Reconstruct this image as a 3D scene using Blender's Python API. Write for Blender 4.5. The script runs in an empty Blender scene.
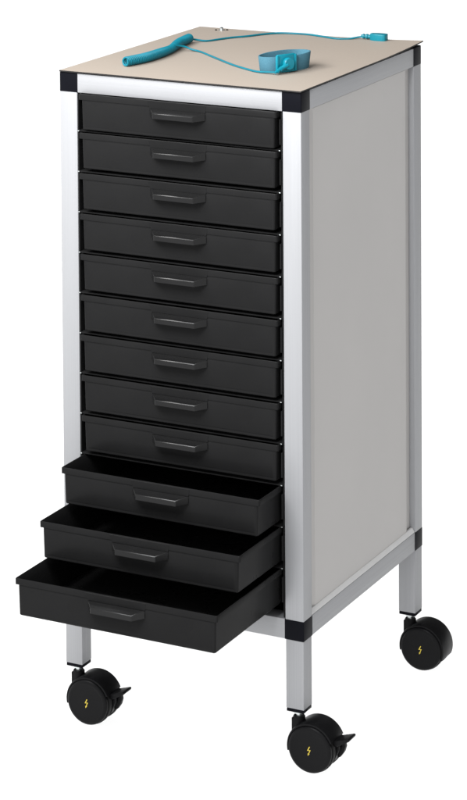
import bpy, bmesh, math, random
from mathutils import Vector, Matrix
random.seed(7)
sc = bpy.context.scene
COL = sc.collection
PI = math.pi

# ------------------------------------------------------------------ dimensions (metres)
S = 0.030                      # square aluminium profile
W, D = 0.4088, 0.4604          # frame footprint
Z_LEG, Z_B0, Z_B1, Z_T0, Z_T1 = 0.0898, 0.1937, 0.2252, 0.9868, 1.0179
R_WHEEL = 0.0365

# ------------------------------------------------------------------ materials
def new_mat(name):
    m = bpy.data.materials.new(name); m.use_nodes = True
    nt = m.node_tree; b = nt.nodes['Principled BSDF']
    return m, nt, b

def setp(b, **k):
    for n, v in k.items():
        b.inputs[n.replace('_', ' ')].default_value = v

def noise(nt, scale, detail=3.0, vec_scale=None, coord='Object'):
    tc = nt.nodes.new('ShaderNodeTexCoord')
    mp = nt.nodes.new('ShaderNodeMapping')
    if vec_scale: mp.inputs['Scale'].default_value = vec_scale
    n = nt.nodes.new('ShaderNodeTexNoise')
    n.inputs['Scale'].default_value = scale; n.inputs['Detail'].default_value = detail
    nt.links.new(tc.outputs[coord], mp.inputs['Vector'])
    nt.links.new(mp.outputs['Vector'], n.inputs['Vector'])
    return n

def ramp_to(nt, src, dst, lo, hi, a=0.3, b=0.7):
    mr = nt.nodes.new('ShaderNodeMapRange')
    mr.inputs['From Min'].default_value = a; mr.inputs['From Max'].default_value = b
    mr.inputs['To Min'].default_value = lo; mr.inputs['To Max'].default_value = hi
    nt.links.new(src, mr.inputs['Value']); nt.links.new(mr.outputs['Result'], dst)

def bump(nt, b, src, strength, dist):
    bp = nt.nodes.new('ShaderNodeBump')
    bp.inputs['Strength'].default_value = strength; bp.inputs['Distance'].default_value = dist
    nt.links.new(src, bp.inputs['Height']); nt.links.new(bp.outputs['Normal'], b.inputs['Normal'])

def colour_var(nt, b, src, c0, c1, a=0.3, bb=0.7):
    cr = nt.nodes.new('ShaderNodeValToRGB')
    cr.color_ramp.elements[0].position = a; cr.color_ramp.elements[0].color = (*c0, 1)
    cr.color_ramp.elements[1].position = bb; cr.color_ramp.elements[1].color = (*c1, 1)
    nt.links.new(src, cr.inputs['Fac']); nt.links.new(cr.outputs['Color'], b.inputs['Base Color'])

def aluminium(name, vs):
    m, nt, b = new_mat(name)
    setp(b, Metallic=0.22, Roughness=0.46, Specular_IOR_Level=0.15)
    n = noise(nt, 1.0, 2.0, vs)
    colour_var(nt, b, n.outputs['Fac'], (0.292, 0.296, 0.306), (0.318, 0.322, 0.334))
    n2 = noise(nt, 1.0, 3.0, [v * 0.6 for v in vs]) # drawing marks
    ramp_to(nt, n2.outputs['Fac'], b.inputs['Roughness'], 0.42, 0.52)
    bump(nt, b, n.outputs['Fac'], 0.06, 0.0004)
    return m
AL_Z = aluminium('aluminium brushed upright', (1400, 1400, 3))
AL_X = aluminium('aluminium brushed crosswise', (3, 1400, 1400))
AL_Y = aluminium('aluminium brushed lengthwise', (1400, 3, 1400))

def black_plastic(name, c, rough, spec=0.4, grain=0.05, gs=1500):
    m, nt, b = new_mat(name)
    setp(b, Specular_IOR_Level=spec)
    n = noise(nt, 14, 4.0)
    ramp_to(nt, n.outputs['Fac'], b.inputs['Roughness'], rough - 0.05, rough + 0.06)
    colour_var(nt, b, n.outputs['Fac'], c, tuple(x * 1.15 for x in c))
    g = noise(nt, gs, 2.0)
    bump(nt, b, g.outputs['Fac'], grain, 0.0003)
    return m
BLACK_DRAWER = black_plastic('black moulded drawer plastic', (0.0104, 0.0104, 0.0106), 0.27, 0.04)
BLACK_HANDLE = black_plastic('black polished handle plastic', (0.0080, 0.0080, 0.0082), 0.19, 0.20, 0.01)
BLACK_INNER = black_plastic('black runner plastic', (0.008, 0.008, 0.008), 0.5, 0.3)
BLACK_JOINT = black_plastic('black nylon joint', (0.0040, 0.0042, 0.0062), 0.42, 0.04, 0.08)
BLACK_CASTER = black_plastic('black caster nylon', (0.0050, 0.0050, 0.0055), 0.38, 0.10, 0.12)
BLACK_TREAD = black_plastic('black tread', (0.006, 0.006, 0.006), 0.6, 0.15, 0.12)

PANEL, nt, b = new_mat('grey powder coated sheet')
setp(b, Roughness=0.46, Specular_IOR_Level=0.4)
n = noise(nt, 6, 3.0); colour_var(nt, b, n.outputs['Fac'], (0.395, 0.384, 0.376), (0.410, 0.398, 0.389))
g = noise(nt, 900, 3.0); bump(nt, b, g.outputs['Fac'], 0.10, 0.0003)

LIT_FLANGE, nt, b = new_mat('pale grey lit flange')  # paler than the panel: colour stands in for light on the ledge
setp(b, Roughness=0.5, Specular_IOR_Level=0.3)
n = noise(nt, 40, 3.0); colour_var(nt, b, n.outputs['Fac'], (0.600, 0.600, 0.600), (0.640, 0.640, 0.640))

MAT_TOP, nt, b = new_mat('beige rubber')
setp(b, Roughness=0.55, Specular_IOR_Level=0.35)
n = noise(nt, 700, 4.0); colour_var(nt, b, n.outputs['Fac'], (0.318, 0.273, 0.231), (0.345, 0.298, 0.252))
g = noise(nt, 2200, 2.0); bump(nt, b, g.outputs['Fac'], 0.08, 0.0003)
MAT_UNDER = black_plastic('black rubber backing', (0.010, 0.009, 0.009), 0.6, 0.3)

def teal(name, c0, c1, rough, scale=60):
    m, nt, b = new_mat(name)
    setp(b, Roughness=rough, Specular_IOR_Level=0.3)
    n = noise(nt, scale, 3.0); colour_var(nt, b, n.outputs['Fac'], c0, c1)
    return m
TEAL_CORD = teal('teal cord sheath', (0.0, 0.122, 0.170), (0.0, 0.148, 0.205), 0.36)
TEAL_PLUG = teal('teal moulded plug', (0.002, 0.145, 0.195), (0.003, 0.170, 0.225), 0.34)
TEAL_BUCKLE = teal('teal buckle plastic', (0.002, 0.165, 0.225), (0.003, 0.195, 0.265), 0.30)
BAND, nt, b = new_mat('blue woven band')
setp(b, Roughness=0.8, Specular_IOR_Level=0.2)
n = noise(nt, 1.0, 2.0, (900, 900, 2600)); colour_var(nt, b, n.outputs['Fac'], (0.032, 0.115, 0.160), (0.070, 0.175, 0.232))
bump(nt, b, n.outputs['Fac'], 0.4, 0.0004)

ZINC, nt, b = new_mat('zinc plated steel')
setp(b, Metallic=1.0, Roughness=0.28); b.inputs['Base Color'].default_value = (0.60, 0.63, 0.63, 1)
n = noise(nt, 300, 2); ramp_to(nt, n.outputs['Fac'], b.inputs['Roughness'], 0.22, 0.38)
YELLOW, nt, b = new_mat('yellow print')
setp(b, Roughness=0.5); n = noise(nt, 400, 2); colour_var(nt, b, n.outputs['Fac'], (0.50, 0.38, 0.03), (0.60, 0.46, 0.05))

# floor made translucent, with added backlight from the lower world to wash out shadows
FLOOR = bpy.data.materials.new('white translucent backlit floor'); FLOOR.use_nodes = True
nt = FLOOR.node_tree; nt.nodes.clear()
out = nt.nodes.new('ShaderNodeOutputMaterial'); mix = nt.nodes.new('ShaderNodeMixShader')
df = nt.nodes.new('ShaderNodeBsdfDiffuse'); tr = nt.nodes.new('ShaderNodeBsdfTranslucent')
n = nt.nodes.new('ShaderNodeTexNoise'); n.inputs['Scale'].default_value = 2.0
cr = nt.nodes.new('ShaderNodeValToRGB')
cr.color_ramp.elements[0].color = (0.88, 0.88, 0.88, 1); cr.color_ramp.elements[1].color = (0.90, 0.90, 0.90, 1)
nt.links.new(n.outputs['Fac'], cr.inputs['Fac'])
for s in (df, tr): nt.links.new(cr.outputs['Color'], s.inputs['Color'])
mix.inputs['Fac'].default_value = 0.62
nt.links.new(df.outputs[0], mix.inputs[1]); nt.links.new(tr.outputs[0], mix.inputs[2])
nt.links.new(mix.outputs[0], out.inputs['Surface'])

# ------------------------------------------------------------------ mesh helpers
def link(name, bm, mats, parent=None, smooth=None):
    me = bpy.data.meshes.new(name)
    bmesh.ops.recalc_face_normals(bm, faces=bm.faces)
    bm.to_mesh(me); bm.free()
    for m in (mats if isinstance(mats, (list, tuple)) else [mats]): me.materials.append(m)
    if smooth is not None:
        for p in me.polygons: p.use_smooth = True
        me.set_sharp_from_angle(angle=math.radians(smooth))
    o = bpy.data.objects.new(name, me); COL.objects.link(o)
    if parent: o.parent = parent
    return o

def join(bm, other):
    tmp = bpy.data.meshes.new('tmp'); other.to_mesh(tmp); other.free()
    bm.from_mesh(tmp); bpy.data.meshes.remove(tmp)

def box(bm, x0, x1, y0, y1, z0, z1, bev=0.0, seg=2):
    t = bmesh.new()
    vs = [t.verts.new((x, y, z)) for z in (z0, z1) for y in (y0, y1) for x in (x0, x1)]
    for f in ((0, 2, 3, 1), (4, 5, 7, 6), (0, 1, 5, 4), (2, 6, 7, 3), (0, 4, 6, 2), (1, 3, 7, 5)):
        t.faces.new([vs[i] for i in f])
    if bev: bmesh.ops.bevel(t, geom=list(t.edges), offset=bev, segments=seg, profile=0.5, affect='EDGES')
    join(bm, t)

def prism(bm, pts, axis, a0, a1, bev=0.0, seg=2):
    """pts: 2-D outline in the two other axes; extruded a0..a1 along axis."""
    t = bmesh.new()
    def mk(p, a):
        return {0: (a, p[0], p[1]), 1: (p[0], a, p[1]), 2: (p[0], p[1], a)}[axis]
    A = [t.verts.new(mk(p, a0)) for p in pts]; B = [t.verts.new(mk(p, a1)) for p in pts]
    t.faces.new(A); t.faces.new(list(reversed(B)))
    n = len(pts)
    for i in range(n): t.faces.new([A[i], A[(i + 1) % n], B[(i + 1) % n], B[i]])
    if bev: bmesh.ops.bevel(t, geom=list(t.edges), offset=bev, segments=seg, profile=0.5, affect='EDGES')
    join(bm, t)

def lathe(bm, prof, axis, centre, n=48, a0=0.0, a1=2 * PI):
    """prof: list of (radius, position along axis); surface of revolution."""
    t = bmesh.new(); full = abs(a1 - a0 - 2 * PI) < 1e-6
    cnt = n if full else n + 1
    rings = []
    for r, h in prof:
        ring = []
        for i in range(cnt):
            a = a0 + (a1 - a0) * i / n
            c, s = r * math.cos(a), r * math.sin(a)
            v = {0: (h, c, s), 1: (c, h, s), 2: (c, s, h)}[axis]
            ring.append(t.verts.new(Vector(centre) + Vector(v)))
        rings.append(ring)
    for k in range(len(rings) - 1):
        for i in range(n):
            j = (i + 1) % cnt
            t.faces.new([rings[k][i], rings[k][j], rings[k + 1][j], rings[k + 1][i]])
    if full:
        for ring in (rings[0], rings[-1]): t.faces.new(ring)
    else:
        for i in (0, cnt - 1): t.faces.new([r[i] for r in rings])
        for i in range(n): t.faces.new([rings[0][i], rings[0][i+1], rings[-1][i+1], rings[-1][i]])
    bmesh.ops.remove_doubles(t, verts=t.verts, dist=1e-7)
    join(bm, t)

def catmull(pts, per=10):
    P = [Vector(p) for p in pts]; P = [2 * P[0] - P[1]] + P + [2 * P[-1] - P[-2]]
    out = []
    for i in range(1, len(P) - 2):
        for k in range(per):
            t = k / per; a, b_, c, d = P[i-1], P[i], P[i+1], P[i+2]
            out.append(0.5 * ((2*b_) + (c-a)*t + (2*a-5*b_+4*c-d)*t*t + (3*b_-a-3*c+d)*t*t*t))
    out.append(P[-2]); return out

def frames(path):
    T = []
    for i in range(len(path)):
        T.append((path[min(i+1, len(path)-1)] - path[max(i-1, 0)]).normalized())
    u = T[0].orthogonal().normalized(); fr = []
    for t in T:
        u = (u - t * u.dot(t)).normalized(); fr.append((t, u, t.cross(u)))
    return fr

def tube(bm, path, radius, n=10):
    t = bmesh.new(); fr = frames(path); rings = []
    for i, p in enumerate(path):
        r = radius(i / (len(path) - 1)) if callable(radius) else radius
        _, u, v = fr[i]
        rings.append([t.verts.new(p + u * r * math.cos(2*PI*k/n) + v * r * math.sin(2*PI*k/n)) for k in range(n)])
    for a, b_ in zip(rings, rings[1:]):
        for k in range(n): t.faces.new([a[k], a[(k+1) % n], b_[(k+1) % n], b_[k]])
    t.faces.new(rings[0]); t.faces.new(list(reversed(rings[-1])))
    join(bm, t)

def thing(name, label, cat, loc=(0, 0, 0), group=None):
    o = bpy.data.objects.new(name, None); COL.objects.link(o); o.location = loc
    o.empty_display_size = 0.05
    o['label'] = label; o['category'] = cat
    if group: o['group'] = group
    return o

# ------------------------------------------------------------------ setting
bm = bmesh.new()
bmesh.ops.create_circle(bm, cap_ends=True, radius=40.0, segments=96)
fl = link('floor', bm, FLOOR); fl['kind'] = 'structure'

# ------------------------------------------------------------------ trolley
trolley = thing('drawer_trolley', 'tall silver framed trolley with twelve black drawers, three lowest pulled open, on casters',
                'drawer trolley', (0, 0, 0))
T = trolley
EPS = 0.0004
bv = 0.0009
for ix in (0, 1):
    for iy in (0, 1):
        x0 = ix * (W - S); y0 = iy * (D - S)
        bm = bmesh.new(); box(bm, x0, x0+S, y0, y0+S, Z_B1-0.002, Z_T0+0.002, bv)
        link('post', bm, AL_Z, T, 35)
        bm = bmesh.new(); box(bm, x0+0.0005, x0+S-0.0005, y0+0.0005, y0+S-0.0005, Z_LEG, Z_B0+0.002, bv)
        leg = link('leg', bm, AL_Z, T, 35)
        bm = bmesh.new()
        box(bm, x0+0.0009, x0+S-0.0009, y0+0.0009, y0+S-0.0009, Z_LEG-0.0052, Z_LEG-0.0002, 0.0008)
        box(bm, x0+0.004, x0+S-0.004, y0+0.004, y0+S-0.004, Z_LEG-0.0003, Z_LEG+0.012)
        link('foot_cap', bm, BLACK_JOINT, leg, 35)
        for z0, z1 in ((Z_B0, Z_B1), (Z_T0, Z_T1)):
            bm = bmesh.new()
            xa, xb = x0 - EPS, x0 + S + EPS; ya, yb = y0 - EPS, y0 + S + EPS
            if ix: xa -= 0.0012
            else: xb += 0.0012
            if iy: ya -= 0.0012
            else: yb += 0.0012
            box(bm, xa, xb, ya, yb, z0, z1, 0.0016, 3)
            link('corner_connector', bm, BLACK_JOINT, T, 35)
for z0, z1 in ((Z_B0+0.0006, Z_B1-0.0006), (Z_T0+0.0006, Z_T1-0.0012)):
    for y0 in (0, D - S):
        bm = bmesh.new(); box(bm, S, W-S, y0+EPS/2, y0+S-EPS/2, z0, z1, bv); link('rail', bm, AL_X, T, 35)
    for x0 in (0, W - S):
        bm = bmesh.new(); box(bm, x0+EPS/2, x0+S-EPS/2, S, D-S, z0, z1, bv); link('rail', bm, AL_Y, T, 35)

# side panels: shallow pressed sheet with sloped upright borders
def side_panel(sgn):
    xf = W - 0.0055 if sgn > 0 else 0.0055          # raised face
    xe = xf - sgn * 0.0042                            # sunk border
    xb = xf - sgn * 0.0065
    y0, y1 = S + 0.0005, D - S - 0.0005
    z0, z1 = Z_B1 - 0.0008, Z_T0 + 0.0008
    bm = bmesh.new()
    def quadring(x, a, c):                            # border widths a (upright) / c (level)
        return [bm.verts.new((x, y0+a, z0+c)), bm.verts.new((x, y1-a, z0+c)), bm.verts.new((x, y1-a, z1-c)), bm.verts.new((x, y0+a, z1-c))]
    r0 = quadring(xb, 0, 0); r1 = quadring(xe, 0, 0); r2 = quadring(xe, 0.012, 0.0006); r3 = quadring(xf, 0.022, 0.0022)
    for a, b_ in ((r0, r1), (r1, r2), (r2, r3)):
        for i in range(4): bm.faces.new([a[i], a[(i+1) % 4], b_[(i+1) % 4], b_[i]])
    bm.faces.new(r3); bm.faces.new(r0)
    bmesh.ops.bevel(bm, geom=[e for e in bm.edges if all(v in r3 for v in e.verts)], offset=0.0006, segments=2, affect='EDGES')
    o = link('side_panel', bm, PANEL, T, 25)
    bm = bmesh.new(); xo = W - 0.0008 if sgn > 0 else 0.0008     # sloped flange added over the bottom rail so the ledge is not dark
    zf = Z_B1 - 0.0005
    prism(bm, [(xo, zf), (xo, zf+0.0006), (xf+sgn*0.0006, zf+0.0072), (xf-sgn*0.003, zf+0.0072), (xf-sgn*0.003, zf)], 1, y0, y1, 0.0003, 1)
    link('foot_flange', bm, LIT_FLANGE, o, 25)
    return o
side_panel(1); side_panel(-1)
bm = bmesh.new(); box(bm, S+0.0005, W-S-0.0005, D-0.012, D-0.008, Z_B1-0.0008, Z_T0+0.0008, 0.0006); link('back_panel', bm, PANEL, T)
bm = bmesh.new(); box(bm, S+0.002, W-S-0.002, S+0.002, D-S-0.002, Z_B0+0.012, Z_B0+0.018, 0.0006); link('bottom_panel', bm, BLACK_INNER, T)
bm = bmesh.new(); box(bm, S+0.002, W-S-0.002, S+0.002, D-S-0.002, Z_T1-0.0085, Z_T1-0.0015, 0.0006); link('top_panel', bm, PANEL, T)

# drawer rack: black liners with runner ledges
PITCH = 0.0628
Z_TOP = 0.7885 + 0.2015
def ztop(k): return min(Z_TOP - PITCH * k, Z_T0 + 0.0006)
XL, XR = 0.0367, 0.3721         # lip
BL, BR = 0.0415, 0.3692         # body
Y_CL = -0.0073
bm = bmesh.new()
zA, zB = Z_B1 + 0.001, Z_T0 - 0.001
for xa, xb in ((S+0.0006, S+0.0022), (W-S-0.0030, W-S-0.0012)):
    box(bm, xa, xb, 0.0010, D-0.014, zA, zB)
for k in range(12):
    zl = ztop(k) - 0.0095
    for xa, xb in ((S+0.0020, BL-0.0018), (BR+0.0018, W-S-0.0028)):
        box(bm, xa, xb, 0.010, D-0.016, zl-0.0022, zl, 0.0003, 1)
    box(bm, BR+0.0045, BR+0.0068, -0.0015, 0.012, ztop(k)-0.0500, ztop(k)-0.0120, 0.0006, 1)   # upright stop behind each lip end
for k in range(1, 12):                                            # fixed divider shelf above each tray
    zd = ztop(k) + 0.0005
    box(bm, S+0.0024, W-S-0.0032, -0.0012, D-0.016, zd, zd+0.0020, 0.0006, 2)
rack = link('drawer_rack', bm, BLACK_DRAWER, T, 30)
for k in range(1, 12):
    for xa in (S+0.0012, W-S-0.0062):
        bm = bmesh.new(); box(bm, xa+0.0005, xa+0.0031, -0.0026, -0.0010, ztop(k)+0.0007, ztop(k)+0.0024, 0.0005, 2)
        link('shelf_clip', bm, ZINC, rack, 30)

def drawer_bm():
    """One tray, its front at y=0, depth 0.40, top at z=0."""
    H, DEP, th = 0.0550, 0.405, 0.0022
    bm = bmesh.new()
    # outer shell with a little draft and rounded upright corners, open at the top
    def ring(x0, x1, y0, y1, z, r, n=5):
        pts = []
        for cx, cy, a in ((x1-r, y0+r, -PI/2), (x1-r, y1-r, 0), (x0+r, y1-r, PI/2), (x0+r, y0+r, PI)):
            for i in range(n+1):
                t = a + (PI/2) * i / n
                pts.append(bm.verts.new((cx + r*math.cos(t), cy + r*math.sin(t), z)))
        return pts
    r = 0.0030; y0 = 0.0009
    L = []
    L.append(ring(BL+0.0022, BR-0.0022, y0+0.0012, DEP-0.0012, -H, r))
    L.append(ring(BL+0.0014, BR-0.0014, y0+0.0003, DEP-0.0004, -H+0.0012, r))
    L.append(ring(BL+0.0003, BR-0.0003, y0, DEP, -0.0092, r))
    L.append(ring(XL, XR, 0.0, DEP+0.003, -0.0090, 0.003))         # lip underside
    L.append(ring(XL, XR, 0.0, DEP+0.003, -0.0010, 0.003))
    L.append(ring(XL+0.0006, XR-0.0006, 0.0006, DEP+0.0024, 0.0, 0.003))
    L.append(ring(XL+0.0017, XR-0.0017, 0.0017, DEP+0.0013, 0.0, 0.0024))
    L.append(ring(XL+0.0021, XR-0.0021, 0.0021, DEP+0.0009, -0.0006, 0.0024))
    L.append(ring(BL+th-0.0006, BR-th+0.0006, y0+th+0.0002, DEP-th, -0.0125, 0.002))
    L.append(ring(BL+th+0.0012, BR-th-0.0012, y0+th+0.0018, DEP-th-0.001, -H+th, 0.002))
    n = len(L[0])
    for a, b_ in zip(L, L[1:]):
        for i in range(n): bm.faces.new([a[i], a[(i+1) % n], b_[(i+1) % n], b_[i]])
    bm.faces.new(list(reversed(L[0]))); bm.faces.new(L[-1])
    # slightly raised field on the front, leaving the border lines of the moulding
    fx0, fx1, fz0, fz1 = BL+0.0075, BR-0.0075, -H+0.0062, -0.0125
    t = bmesh.new()
    A = [t.verts.new(v) for v in ((fx0-0.003, y0+0.0006, fz0-0.0022), (fx1+0.003, y0+0.0006, fz0-0.0022), (fx1+0.003, y0+0.0006, fz1+0.0022), (fx0-0.003, y0+0.0006, fz1+0.0022))]
    B = [t.verts.new(v) for v in ((fx0, y0-0.0005, fz0), (fx1, y0-0.0005, fz0), (fx1, y0-0.0005, fz1), (fx0, y0-0.0005, fz1))]
    for i in range(4): t.faces.new([A[i], A[(i+1) % 4], B[(i+1) % 4], B[i]])
    t.faces.new(B); t.faces.new(list(reversed(A)))
    join(bm, t)
    join(bm, handle_bm(True, False))
    return bm

def handle_bm(plate=False, ledge=True):
    """Moulded finger ledge: a back plate, a tapering ledge with skirts, hollow below."""
    bm = bmesh.new()
    c = 0.2080; hb, hf, d = 0.0470, 0.0338, 0.0172
    # finger ledge only; the plate behind it belongs to the front
    if plate: prism(bm, [(c-hb-0.004, -0.0010), (c+hb+0.002, -0.0010), (c+hb, -0.0122), (c-hb, -0.0122)], 1, -0.0003, 0.0016, 0.0002, 1)
    if not ledge: return bm
    zb, zf, zu = -0.0116, -0.0158, -0.0238
    def shell(inset, zoff):
        o = [(c-hb+inset, -0.0010), (c+hb-inset, -0.0010), (c+hf-inset*0.6, -d+inset), (c-hf+inset*0.6, -d+inset)]
        return [(x, y, z) for (x, y), z in zip(o, (zb-zoff, zb-zoff, zf-zoff, zf-zoff))]
    t = bmesh.new()
    top = [t.verts.new(v) for v in shell(0, 0)]
    rim = [t.verts.new((v.co.x, v.co.y, zu if i > 1 else zu + 0.001)) for i, v in enumerate(top)]
    topi = [t.verts.new(v) for v in shell(0.0018, 0.0018)]
    rimi = [t.verts.new((v.co.x, v.co.y, zu if i > 1 else zu + 0.001)) for i, v in enumerate(topi)]
    t.faces.new(top); t.faces.new(list(reversed(topi)))
    for i in range(4):
        j = (i+1) % 4
        t.faces.new([top[i], rim[i], rim[j], top[j]]); t.faces.new([topi[i], topi[j], rimi[j], rimi[i]])
        t.faces.new([rim[i], rimi[i], rimi[j], rim[j]])
    bmesh.ops.recalc_face_normals(t, faces=t.faces)
    ed = [e for e in t.edges if all(v in top for v in e.verts)] + [e for e in t.edges if (e.verts[0] in top[2:] and e.verts[1] in rim) or (e.verts[1] in top[2:] and e.verts[0] in rim)]
    bmesh.ops.bevel(t, geom=ed, offset=0.0008, segments=1, affect='EDGES')
    join(bm, t)
    return bm

OUT = {9: -0.0720, 10: -0.1378, 11: -0.2112}
TXT = {9: 'black drawer pulled a little way out', 10: 'black drawer pulled halfway out', 11: 'bottom black drawer pulled farthest out'}
dr0 = link('drawer', drawer_bm(), BLACK_DRAWER, None, 32)
ha0 = link('handle', handle_bm(), BLACK_HANDLE, None, 25)
for k in range(12):
    d = dr0 if k == 0 else dr0.copy()
    h = ha0 if k == 0 else ha0.copy()
    if k: COL.objects.link(d); COL.objects.link(h)
    d.parent = T; h.parent = d
    jx = random.uniform(-0.0003, 0.0003) if k < 9 else 0
    jy = random.uniform(-0.0005, 0.0005) if k < 9 else 0
    d.location = (jx, OUT.get(k, Y_CL) + jy, ztop(k))
    d.rotation_euler = (0, random.uniform(-0.0014, 0.0014), random.uniform(-0.0012, 0.0012))
    if k in TXT: d['label'] = TXT[k]

# casters ----------------------------------------------------------
def arc_profile(bm, r0, r1, y0, y1, a0, a1, cx, cz, n=40, bev=0.002):
    prof = [(r0, y0), (r1-bev, y0), (r1-bev*0.3, y0+bev*0.3), (r1, y0+bev), (r1, y1-bev), (r1-bev*0.3, y1-bev*0.3), (r1-bev, y1), (r0, y1)]
    lathe(bm, prof, 1, (cx, 0, cz), n, a0, a1)

def make_caster(x, y, brake):
    """Twin wheel caster under the leg centre (x, y); wheels trail towards +x, axle along y."""
    cx, cz = x + 0.0275, R_WHEEL
    bm = bmesh.new()
    arc_profile(bm, 0.0358, 0.0386, y-0.0222, y+0.0222, math.radians(24 if brake else -22), math.radians(192), cx, cz)       # hood over both wheels
    arc_profile(bm, 0.006, 0.0360, y-0.0050, y+0.0050, math.radians(-30), math.radians(215), cx, cz, 40, 0.001) # web between the wheels
    lathe(bm, [(0.0070, 0.030), (0.0092, 0.032), (0.0092, 0.0742), (0.0082, 0.0757), (0.0062, 0.0757)], 2, (x, y, 0), 28)  # stem socket
    box(bm, x-0.0092, x+0.004, y-0.0085, y+0.0085, 0.040, 0.0735, 0.0015)
    body = link('caster', bm, BLACK_CASTER, T, 38)
    bm = bmesh.new()
    lathe(bm, [(0.0046, 0.0700), (0.0046, 0.0798), (0.0080, 0.0800), (0.0080, 0.0842), (0.0046, 0.0844), (0.0046, 0.0846)], 2, (x, y, 0), 24)
    link('stem', bm, ZINC, body, 38)
    for s in (-1, 1):
        bm = bmesh.new()
        prof = [(0.006, 0.0065), (0.033, 0.0065), (0.0349, 0.0080), (0.0349, 0.0175), (0.0365-0.0012, 0.0190), (R_WHEEL-0.0012, 0.0200)]
        prof = [(0.006, 0.0065), (0.0335, 0.0065), (R_WHEEL-0.0016, 0.0085), (R_WHEEL-0.0016, 0.0175)]
        # tread then a domed outer cover
        prof += [(0.0349, 0.0206), (0.0351, 0.0218), (0.0347, 0.0232), (0.0336, 0.0244), (0.0318, 0.0252), (0.0295, 0.0255), (0.0284, 0.0252), (0.0270, 0.0251), (0.0001, 0.0256)]
        lathe(bm, [(r, s*h) for r, h in prof], 1, (cx, y, cz), 64)
        w = link('wheel', bm, BLACK_CASTER, body, 30)
        bm = bmesh.new(); lathe(bm, [(0.0330, s*0.0088), (R_WHEEL-0.0006, s*0.0092), (R_WHEEL, s*0.0110), (R_WHEEL, s*0.0160), (R_WHEEL-0.0006, s*0.0178), (0.0330, s*0.0184)], 1, (cx, y, cz), 64)
        link('tyre', bm, BLACK_TREAD, body, 30)
        # printed bolt emblem on the cover
        P = [(0.3, 7.8), (1.7, 7.4), (-0.8, 1.9), (2.8, 2.2), (0.1, -4.5), (1.2, -4.5), (-1.7, -7.8), (-2.1, -3.9), (-1.2, -4.5), (0.8, 0.8), (-3.1, 0.5)]
        bm = bmesh.new()
        prism(bm, [(cx - s*-1*0 + px*0.0010 * (1 if s < 0 else -1), cz - 0.001 + pz*0.0009) for px, pz in P], 1, y + s*0.0251, y + s*0.0259)
        link('emblem', bm, YELLOW, body)
    if brake:
        bm = bmesh.new()
        def pt(dx, dz): return (cx+dx, cz+dz)
        # pedal blade: wedge in x-z, then flared
        prism(bm, [pt(0.027, 0.0060), pt(0.027, 0.0135), pt(0.0450, 0.0190), pt(0.0575, 0.0232), pt(0.0595, 0.0222), pt(0.0590, 0.0192), pt(0.0500, 0.0145), pt(0.040, 0.0085)], 1, y-0.0130, y+0.0125, 0.0010)
        prism(bm, [pt(0.0335, -0.016), pt(0.0335, 0.012), pt(0.0440, 0.014), pt(0.0455, 0.002), pt(0.0430, -0.006), pt(0.0375, -0.014)], 1, y+0.0040, y+0.0125, 0.0010)
        prism(bm, [pt(0.0250, -0.018), pt(0.0250, 0.012), pt(0.0395, 0.012), pt(0.0395, 0.000), pt(0.0340, -0.012)], 1, y-0.0048, y+0.0030, 0.0008)
        link('brake_pedal', bm, BLACK_CASTER, body, 35)
    return body
h = S / 2
make_caster(h, h, True); make_caster(W-h, h, True); make_caster(W-h, D-h, False); make_caster(h, D-h, False)

# ------------------------------------------------------------------ rubber mat on top
ZM = Z_T1 + 0.0024              # its top surface
bm = bmesh.new(); NX, NY = 28, 32
C00, C10, C11, C01 = Vector((0.0006, -0.0026, 0)), Vector((W+0.0012, -0.0042, 0)), Vector((W+0.0026, D+0.0040, 0)), Vector((0.0070, D+0.0010, 0))
def mat_pt(u, v, top):
    p = C00*(1-u)*(1-v) + C10*u*(1-v) + C11*u*v + C01*(1-u)*v
    c = max(0.0, (u - 0.55) / 0.45) ** 2 * max(0.0, (v - 0.55) / 0.45) ** 2.2
    z = ZM + 0.0045 * c + 0.00015 * math.sin(7*u + 3*v) * u * (1-u) * 4
    return (p.x, p.y, z if top else z - 0.0020)
gt = [[bm.verts.new(mat_pt(i/NX, j/NY, True)) for i in range(NX+1)] for j in range(NY+1)]
gb = [[bm.verts.new(mat_pt(i/NX, j/NY, False)) for i in range(NX+1)] for j in range(NY+1)]
under = []
for j in range(NY):
    for i in range(NX):
        bm.faces.new([gt[j][i], gt[j][i+1], gt[j+1][i+1], gt[j+1][i]])
        under.append(bm.faces.new([gb[j][i], gb[j+1][i], gb[j+1][i+1], gb[j][i+1]]))
per = [(0, i) for i in range(NX)] + [(j, NX) for j in range(NY)] + [(NY, i) for i in range(NX, 0, -1)] + [(j, 0) for j in range(NY, 0, -1)]
for k in range(len(per)):
    a, b_ = per[k], per[(k+1) % len(per)]
    under.append(bm.faces.new([gt[a[0]][a[1]], gb[a[0]][a[1]], gb[b_[0]][b_[1]], gt[b_[0]][b_[1]]]))
for f in under: f.material_index = 1
mat = link('antistatic_mat', bm, [MAT_TOP, MAT_UNDER], None, 40)
mat['label'] = 'thin beige rubber mat covering the top, its back right corner curling up'; mat['category'] = 'mat'
bm = bmesh.new(); sx, sy = 0.0574, 0.4420
lathe(bm, [(0.0056, 0.0), (0.0056, 0.0006), (0.0046, 0.0010), (0.0030, 0.0010), (0.0028, 0.0030), (0.0032, 0.0036), (0.0024, 0.0044), (0.0002, 0.0045)], 2, (sx, sy, ZM), 28)
o = link('snap_stud', bm, ZINC, mat, 30)
bm = bmesh.new()
for s in (-1, 1): lathe(bm, [(0.0021, 0.0), (0.0021, 0.0008), (0.0012, 0.0014), (0.0002, 0.0015)], 2, (sx + s*0.0082, sy + s*0.0042, ZM), 16)
lathe(bm, [(0.0018, 0.0046), (0.0016, 0.0050), (0.0002, 0.0051)], 2, (sx, sy, ZM), 16)
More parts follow.
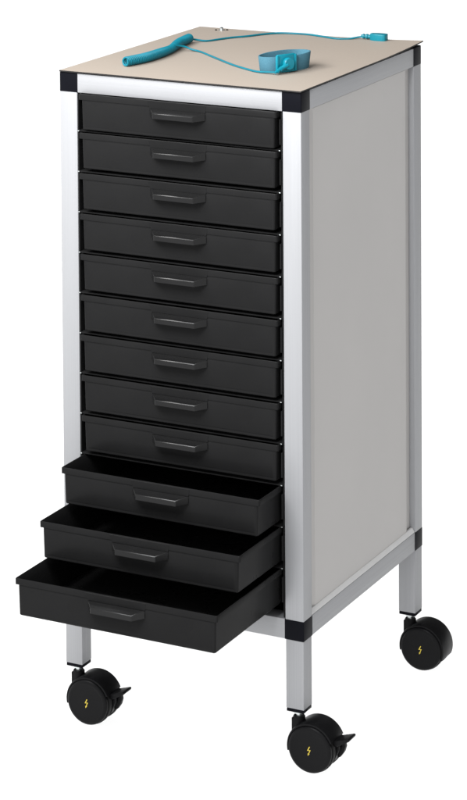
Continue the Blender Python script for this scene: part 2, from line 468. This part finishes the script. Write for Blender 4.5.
link('rivet', bm, BLACK_JOINT, o, 30)

# ------------------------------------------------------------------ coiled grounding cord
cord = thing('grounding_cord', 'coiled teal earthing cord lying on the mat with a moulded plug at one end', 'cord', (0.10, 0.20, ZM))
def put(o):                                  # keep world coordinates under an Empty that is not at the origin
    o.parent = cord; o.location = -Vector(cord.location); return o
RC, RW = 0.0062, 0.0016
axis_pts = [(0.0790, 0.0650), (0.0893, 0.1100), (0.0905, 0.1600), (0.0862, 0.2030), (0.0740, 0.2550), (0.0672, 0.3060)]
ax = catmull([(x, y, ZM + RC + RW + 0.0003) for x, y in axis_pts], 40)
L = [0.0]
for a, b_ in zip(ax, ax[1:]): L.append(L[-1] + (b_-a).length)
fr = frames(ax); turns = L[-1] / 0.0039; N = int(turns * 16); hel = []
k = 0
for i in range(N + 1):
    s = L[-1] * i / N
    while k < len(L) - 2 and L[k+1] < s: k += 1
    f = (s - L[k]) / (L[k+1] - L[k]); p = ax[k].lerp(ax[k+1], f); _, u, v = fr[k]
    sl = s / L[-1]
    rr = RC * (1 - 0.16 * math.exp(-((sl - 0.58) / 0.13) ** 2))
    a = 2 * PI * turns * i / N
    hel.append(p + Vector((0, 0, rr - RC)) + (u * math.cos(a) + v * math.sin(a)) * rr)
bm = bmesh.new(); tube(bm, hel, RW, 8); put(link('coil', bm, TEAL_CORD, None, 60))
zc = ZM + RW
lead = [(0.0672, 0.3060, ZM+0.007), (0.0735, 0.3170, ZM+0.004), (0.0880, 0.3270, zc), (0.0995, 0.3520, zc), (0.1110, 0.3761, zc), (0.1275, 0.3983, zc),
        (0.1400, 0.4230, zc), (0.1560, 0.4440, zc), (0.1757, 0.4530, zc), (0.2090, 0.4560, zc), (0.2402, 0.4470, zc), (0.2683, 0.4372, zc), (0.2872, 0.4430, zc), (0.3018, 0.4520, ZM+0.004), (0.3100, 0.4540, ZM+0.0055)]
bm = bmesh.new(); tube(bm, catmull(lead, 10), RW, 10)
put(link('lead', bm, TEAL_CORD, None, 60))
# moulded plug lying near the back edge
def plug():
    bm = bmesh.new()
    o = Vector((0.3070, 0.4535, ZM + 0.0062)); d = Vector((0.0520, -0.0015, -0.0004)).normalized()
    path = [o + d * t for t in (0, .003, .0031, .006, .0061, .009, .0091, .012, .0121, .019)]
    rad = [.0026, .0027, .0040, .0040, .0028, .0028, .0042, .0042, .0032, .0036]
    tube(bm, path, lambda f: rad[min(int(round(f * (len(rad)-1))), len(rad)-1)], 16)
    t = bmesh.new()
    pts = [(0.017, -0.0045), (0.027, -0.0078), (0.040, -0.0086), (0.045, -0.0066), (0.0463, 0.0), (0.045, 0.0066), (0.040, 0.0086), (0.027, 0.0078), (0.017, 0.0045)]
    prism(t, pts, 2, -0.0060, 0.0062, 0.0016, 3)
    t.transform(Matrix.Translation(o) @ Matrix.Rotation(math.atan2(d.y, d.x), 4, 'Z'))
    join(bm, t)
    return bm
put(link('plug', plug(), TEAL_PLUG, None, 40))

# wristband position and frame
E1 = Vector((math.cos(math.radians(61)), math.sin(math.radians(61)), 0))      # long axis, away to the right
E2 = Vector((E1.y, -E1.x, 0))                                                   # outward on the viewer's side
CB = Vector((0.3105, 0.1520, ZM))
A_, B_ = 0.0405, 0.0225
snap_c = CB + E2 * (B_ + 0.0098) + E1 * -0.015 + Vector((0, 0, 0.0150))

lead2 = [(0.0862, 0.2030, ZM+0.0110), (0.0900, 0.2180, ZM+0.0105), (0.0985, 0.2300, ZM+0.0075), (0.1090, 0.2330, ZM+0.0035), (0.1270, 0.2290, zc), (0.1716, 0.1907, zc), (0.2251, 0.1456, zc), (0.2630, 0.1200, zc), (0.2870, 0.1070, zc+0.0003),
         snap_c + E1*-0.026 + E2*0.002 + Vector((0, 0, -0.0105))]
bm = bmesh.new(); tube(bm, catmull(lead2, 10), RW, 10)
put(link('lead', bm, TEAL_CORD, None, 60))
bm = bmesh.new()
sd = (E1 * -0.026 + E2 * 0.002 + Vector((0, 0, -0.0105))); sdn = sd.normalized()
path = [snap_c + sd * (1 - f) for f in (-0.05, .08, .081, .2, .201, .32, .321, .44, .441, .62, .85)]
rad = [.0021, .0022, .0034, .0034, .0025, .0025, .0037, .0037, .0029, .0035, .0046]
tube(bm, path, lambda f: rad[min(int(round(f * (len(rad)-1))), len(rad)-1)], 16)
t = bmesh.new()
lathe(t, [(0.0002, -0.0042), (0.0085, -0.0042), (0.0092, -0.0034), (0.0092, 0.0022), (0.0085, 0.0032), (0.0002, 0.0036)], 2, (0, 0, 0), 36)
q = E2.to_track_quat('Z', 'Y').to_matrix().to_4x4()
t.transform(Matrix.Translation(snap_c) @ q); join(bm, t)
put(link('snap_connector', bm, TEAL_BUCKLE, None, 35))

# ------------------------------------------------------------------ wristband standing on its edge
band = thing('wristband', 'light blue woven wristband with teal buckle, standing on edge on the mat', 'wristband', tuple(CB))
def putb(o):
    o.parent = band; o.location = -CB; return o
bm = bmesh.new(); n = 96; HT, th = 0.0250, 0.0016
rings = []
for i in range(n):
    a = 2*PI*i/n; ca, sa = math.cos(a), math.sin(a)
    ex = 2.6
    c_ = math.copysign(abs(ca) ** (2/ex), ca); s_ = math.copysign(abs(sa) ** (2/ex), sa)
    lean = 0.0016 * math.sin(2*a + 0.6) + 0.0012
    q0 = CB + E1*(A_*c_) + E2*(B_*s_); nrm = (E1*(c_/A_) + E2*(s_/B_)).normalized()
    hgt = HT + 0.0006*math.sin(3*a) + 0.0014*c_
    z0 = 0.0003 + 0.0010*max(0, c_)
    row = []
    for off, z in ((0, z0), (0.0004, z0+0.0007), (0.0004, hgt-0.0007), (0, hgt), (-th, hgt), (-th-0.0004, hgt-0.0007), (-th-0.0004, z0+0.0007), (-th, z0)):
        row.append(bm.verts.new(q0 + nrm*(off + lean*z/HT) + Vector((0, 0, z))))
    rings.append(row)
for i in range(n):
    a, b_ = rings[i], rings[(i+1) % n]
    for k in range(8): bm.faces.new([a[k], b_[k], b_[(k+1) % 8], a[(k+1) % 8]])
putb(link('strap', bm, BAND, None, 50))
bm = bmesh.new()
t = bmesh.new()
box(t, -0.0165, 0.0165, -0.0134, 0.0145, 0.0, 0.0048, 0.0014, 3)
box(t, -0.0185, -0.0150, -0.0122, 0.0135, 0.0012, 0.0062, 0.0010, 2)
box(t, 0.0150, 0.0185, -0.0122, 0.0135, 0.0012, 0.0062, 0.0010, 2)
Mx = Matrix((E1, Vector((0, 0, 1)), E2)).transposed().to_4x4()
t.transform(Matrix.Translation(CB + E2*(B_+0.0006) + E1*-0.016 + Vector((0, 0, 0.0145))) @ Mx); join(bm, t)
putb(link('buckle', bm, TEAL_BUCKLE, None, 35))

# ------------------------------------------------------------------ studio light
w = bpy.data.worlds.new('World'); sc.world = w; w.use_nodes = True
nt = w.node_tree; bg = nt.nodes['Background']
tc = nt.nodes.new('ShaderNodeTexCoord'); sep = nt.nodes.new('ShaderNodeSeparateXYZ'); cr = nt.nodes.new('ShaderNodeValToRGB')
mr = nt.nodes.new('ShaderNodeMapRange'); mr.inputs['From Min'].default_value = -1; mr.inputs['From Max'].default_value = 1
nt.links.new(tc.outputs['Generated'], sep.inputs[0]); nt.links.new(sep.outputs['Z'], mr.inputs['Value'])
nt.links.new(mr.outputs['Result'], cr.inputs['Fac']); nt.links.new(cr.outputs['Color'], bg.inputs['Color'])
UP, DOWN = 1.0, 1.72  # DOWN: added brightness under the floor, keeps it white and shadowless
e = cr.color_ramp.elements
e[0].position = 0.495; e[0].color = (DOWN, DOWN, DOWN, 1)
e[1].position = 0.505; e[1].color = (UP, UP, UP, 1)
# the upper studio is brighter towards the front left than behind
dp = nt.nodes.new('ShaderNodeVectorMath'); dp.operation = 'DOT_PRODUCT'; dp.inputs[1].default_value = (-0.45, -0.89, 0.0)
nt.links.new(tc.outputs['Generated'], dp.inputs[0])
mf = nt.nodes.new('ShaderNodeMapRange'); mf.inputs['From Min'].default_value = -0.6; mf.inputs['From Max'].default_value = 0.9
mf.inputs['To Min'].default_value = 0.13; mf.inputs['To Max'].default_value = 1.35
nt.links.new(dp.outputs['Value'], mf.inputs['Value'])
gt_ = nt.nodes.new('ShaderNodeMath'); gt_.operation = 'GREATER_THAN'; gt_.inputs[1].default_value = 0.5
nt.links.new(mr.outputs['Result'], gt_.inputs[0])
ms = nt.nodes.new('ShaderNodeMix'); ms.data_type = 'FLOAT'; ms.inputs['A'].default_value = 1.0
nt.links.new(gt_.outputs[0], ms.inputs['Factor']); nt.links.new(mf.outputs['Result'], ms.inputs['B'])
nt.links.new(ms.outputs[0], bg.inputs['Strength'])

def softbox(name, loc, target, sx, sy, power, col=(1, 1, 1)):
    l = bpy.data.lights.new(name, 'AREA'); l.shape = 'RECTANGLE'; l.size = sx; l.size_y = sy; l.energy = power; l.color = col
    o = bpy.data.objects.new(name, l); COL.objects.link(o); o.location = loc
    o.rotation_euler = (Vector(target) - Vector(loc)).to_track_quat('-Z', 'Y').to_euler()
    return o
softbox('softbox_key', (0.25, -1.05, 1.72), (0.22, 0.0, 0.85), 0.8, 0.6, 34, (0.985, 0.99, 1.0))
softbox('softbox_top', (-0.62, -0.90, 2.12), (0.2, 0.1, 0.95), 0.6, 0.6, 28, (1.0, 0.99, 0.975))

# ------------------------------------------------------------------ camera (view camera with falling front)
cam = bpy.data.cameras.new('camera'); co = bpy.data.objects.new('camera', cam); COL.objects.link(co)
az, pit, rol = math.radians(-28.1405243), math.radians(3.11705856), math.radians(0.47023441)
f = Vector((math.sin(az)*math.cos(pit), math.cos(az)*math.cos(pit), -math.sin(pit)))
r = Vector((math.cos(az), -math.sin(az), 0)); d = f.cross(r)
r2 = r*math.cos(rol) + d*math.sin(rol); d2 = -r*math.sin(rol) + d*math.cos(rol)
co.matrix_world = Matrix.Translation((2.08027812, -3.58893741, 1.55630667+0.2015)) @ Matrix((r2, -d2, -f)).transposed().to_4x4()
cam.sensor_fit = 'AUTO'; cam.sensor_width = 36; cam.lens = 2714.99*36/800
cam.shift_x = (233.5-149.0246)/800; cam.shift_y = -(400+262.8844)/800
cam.clip_start = 0.05; cam.clip_end = 200
sc.camera = co

sc.view_settings.view_transform = 'Standard'; sc.view_settings.look = 'None'
sc.view_settings.exposure = 0; sc.view_settings.gamma = 1
sc.cycles.use_denoising = True
sc.cycles.max_bounces = 10
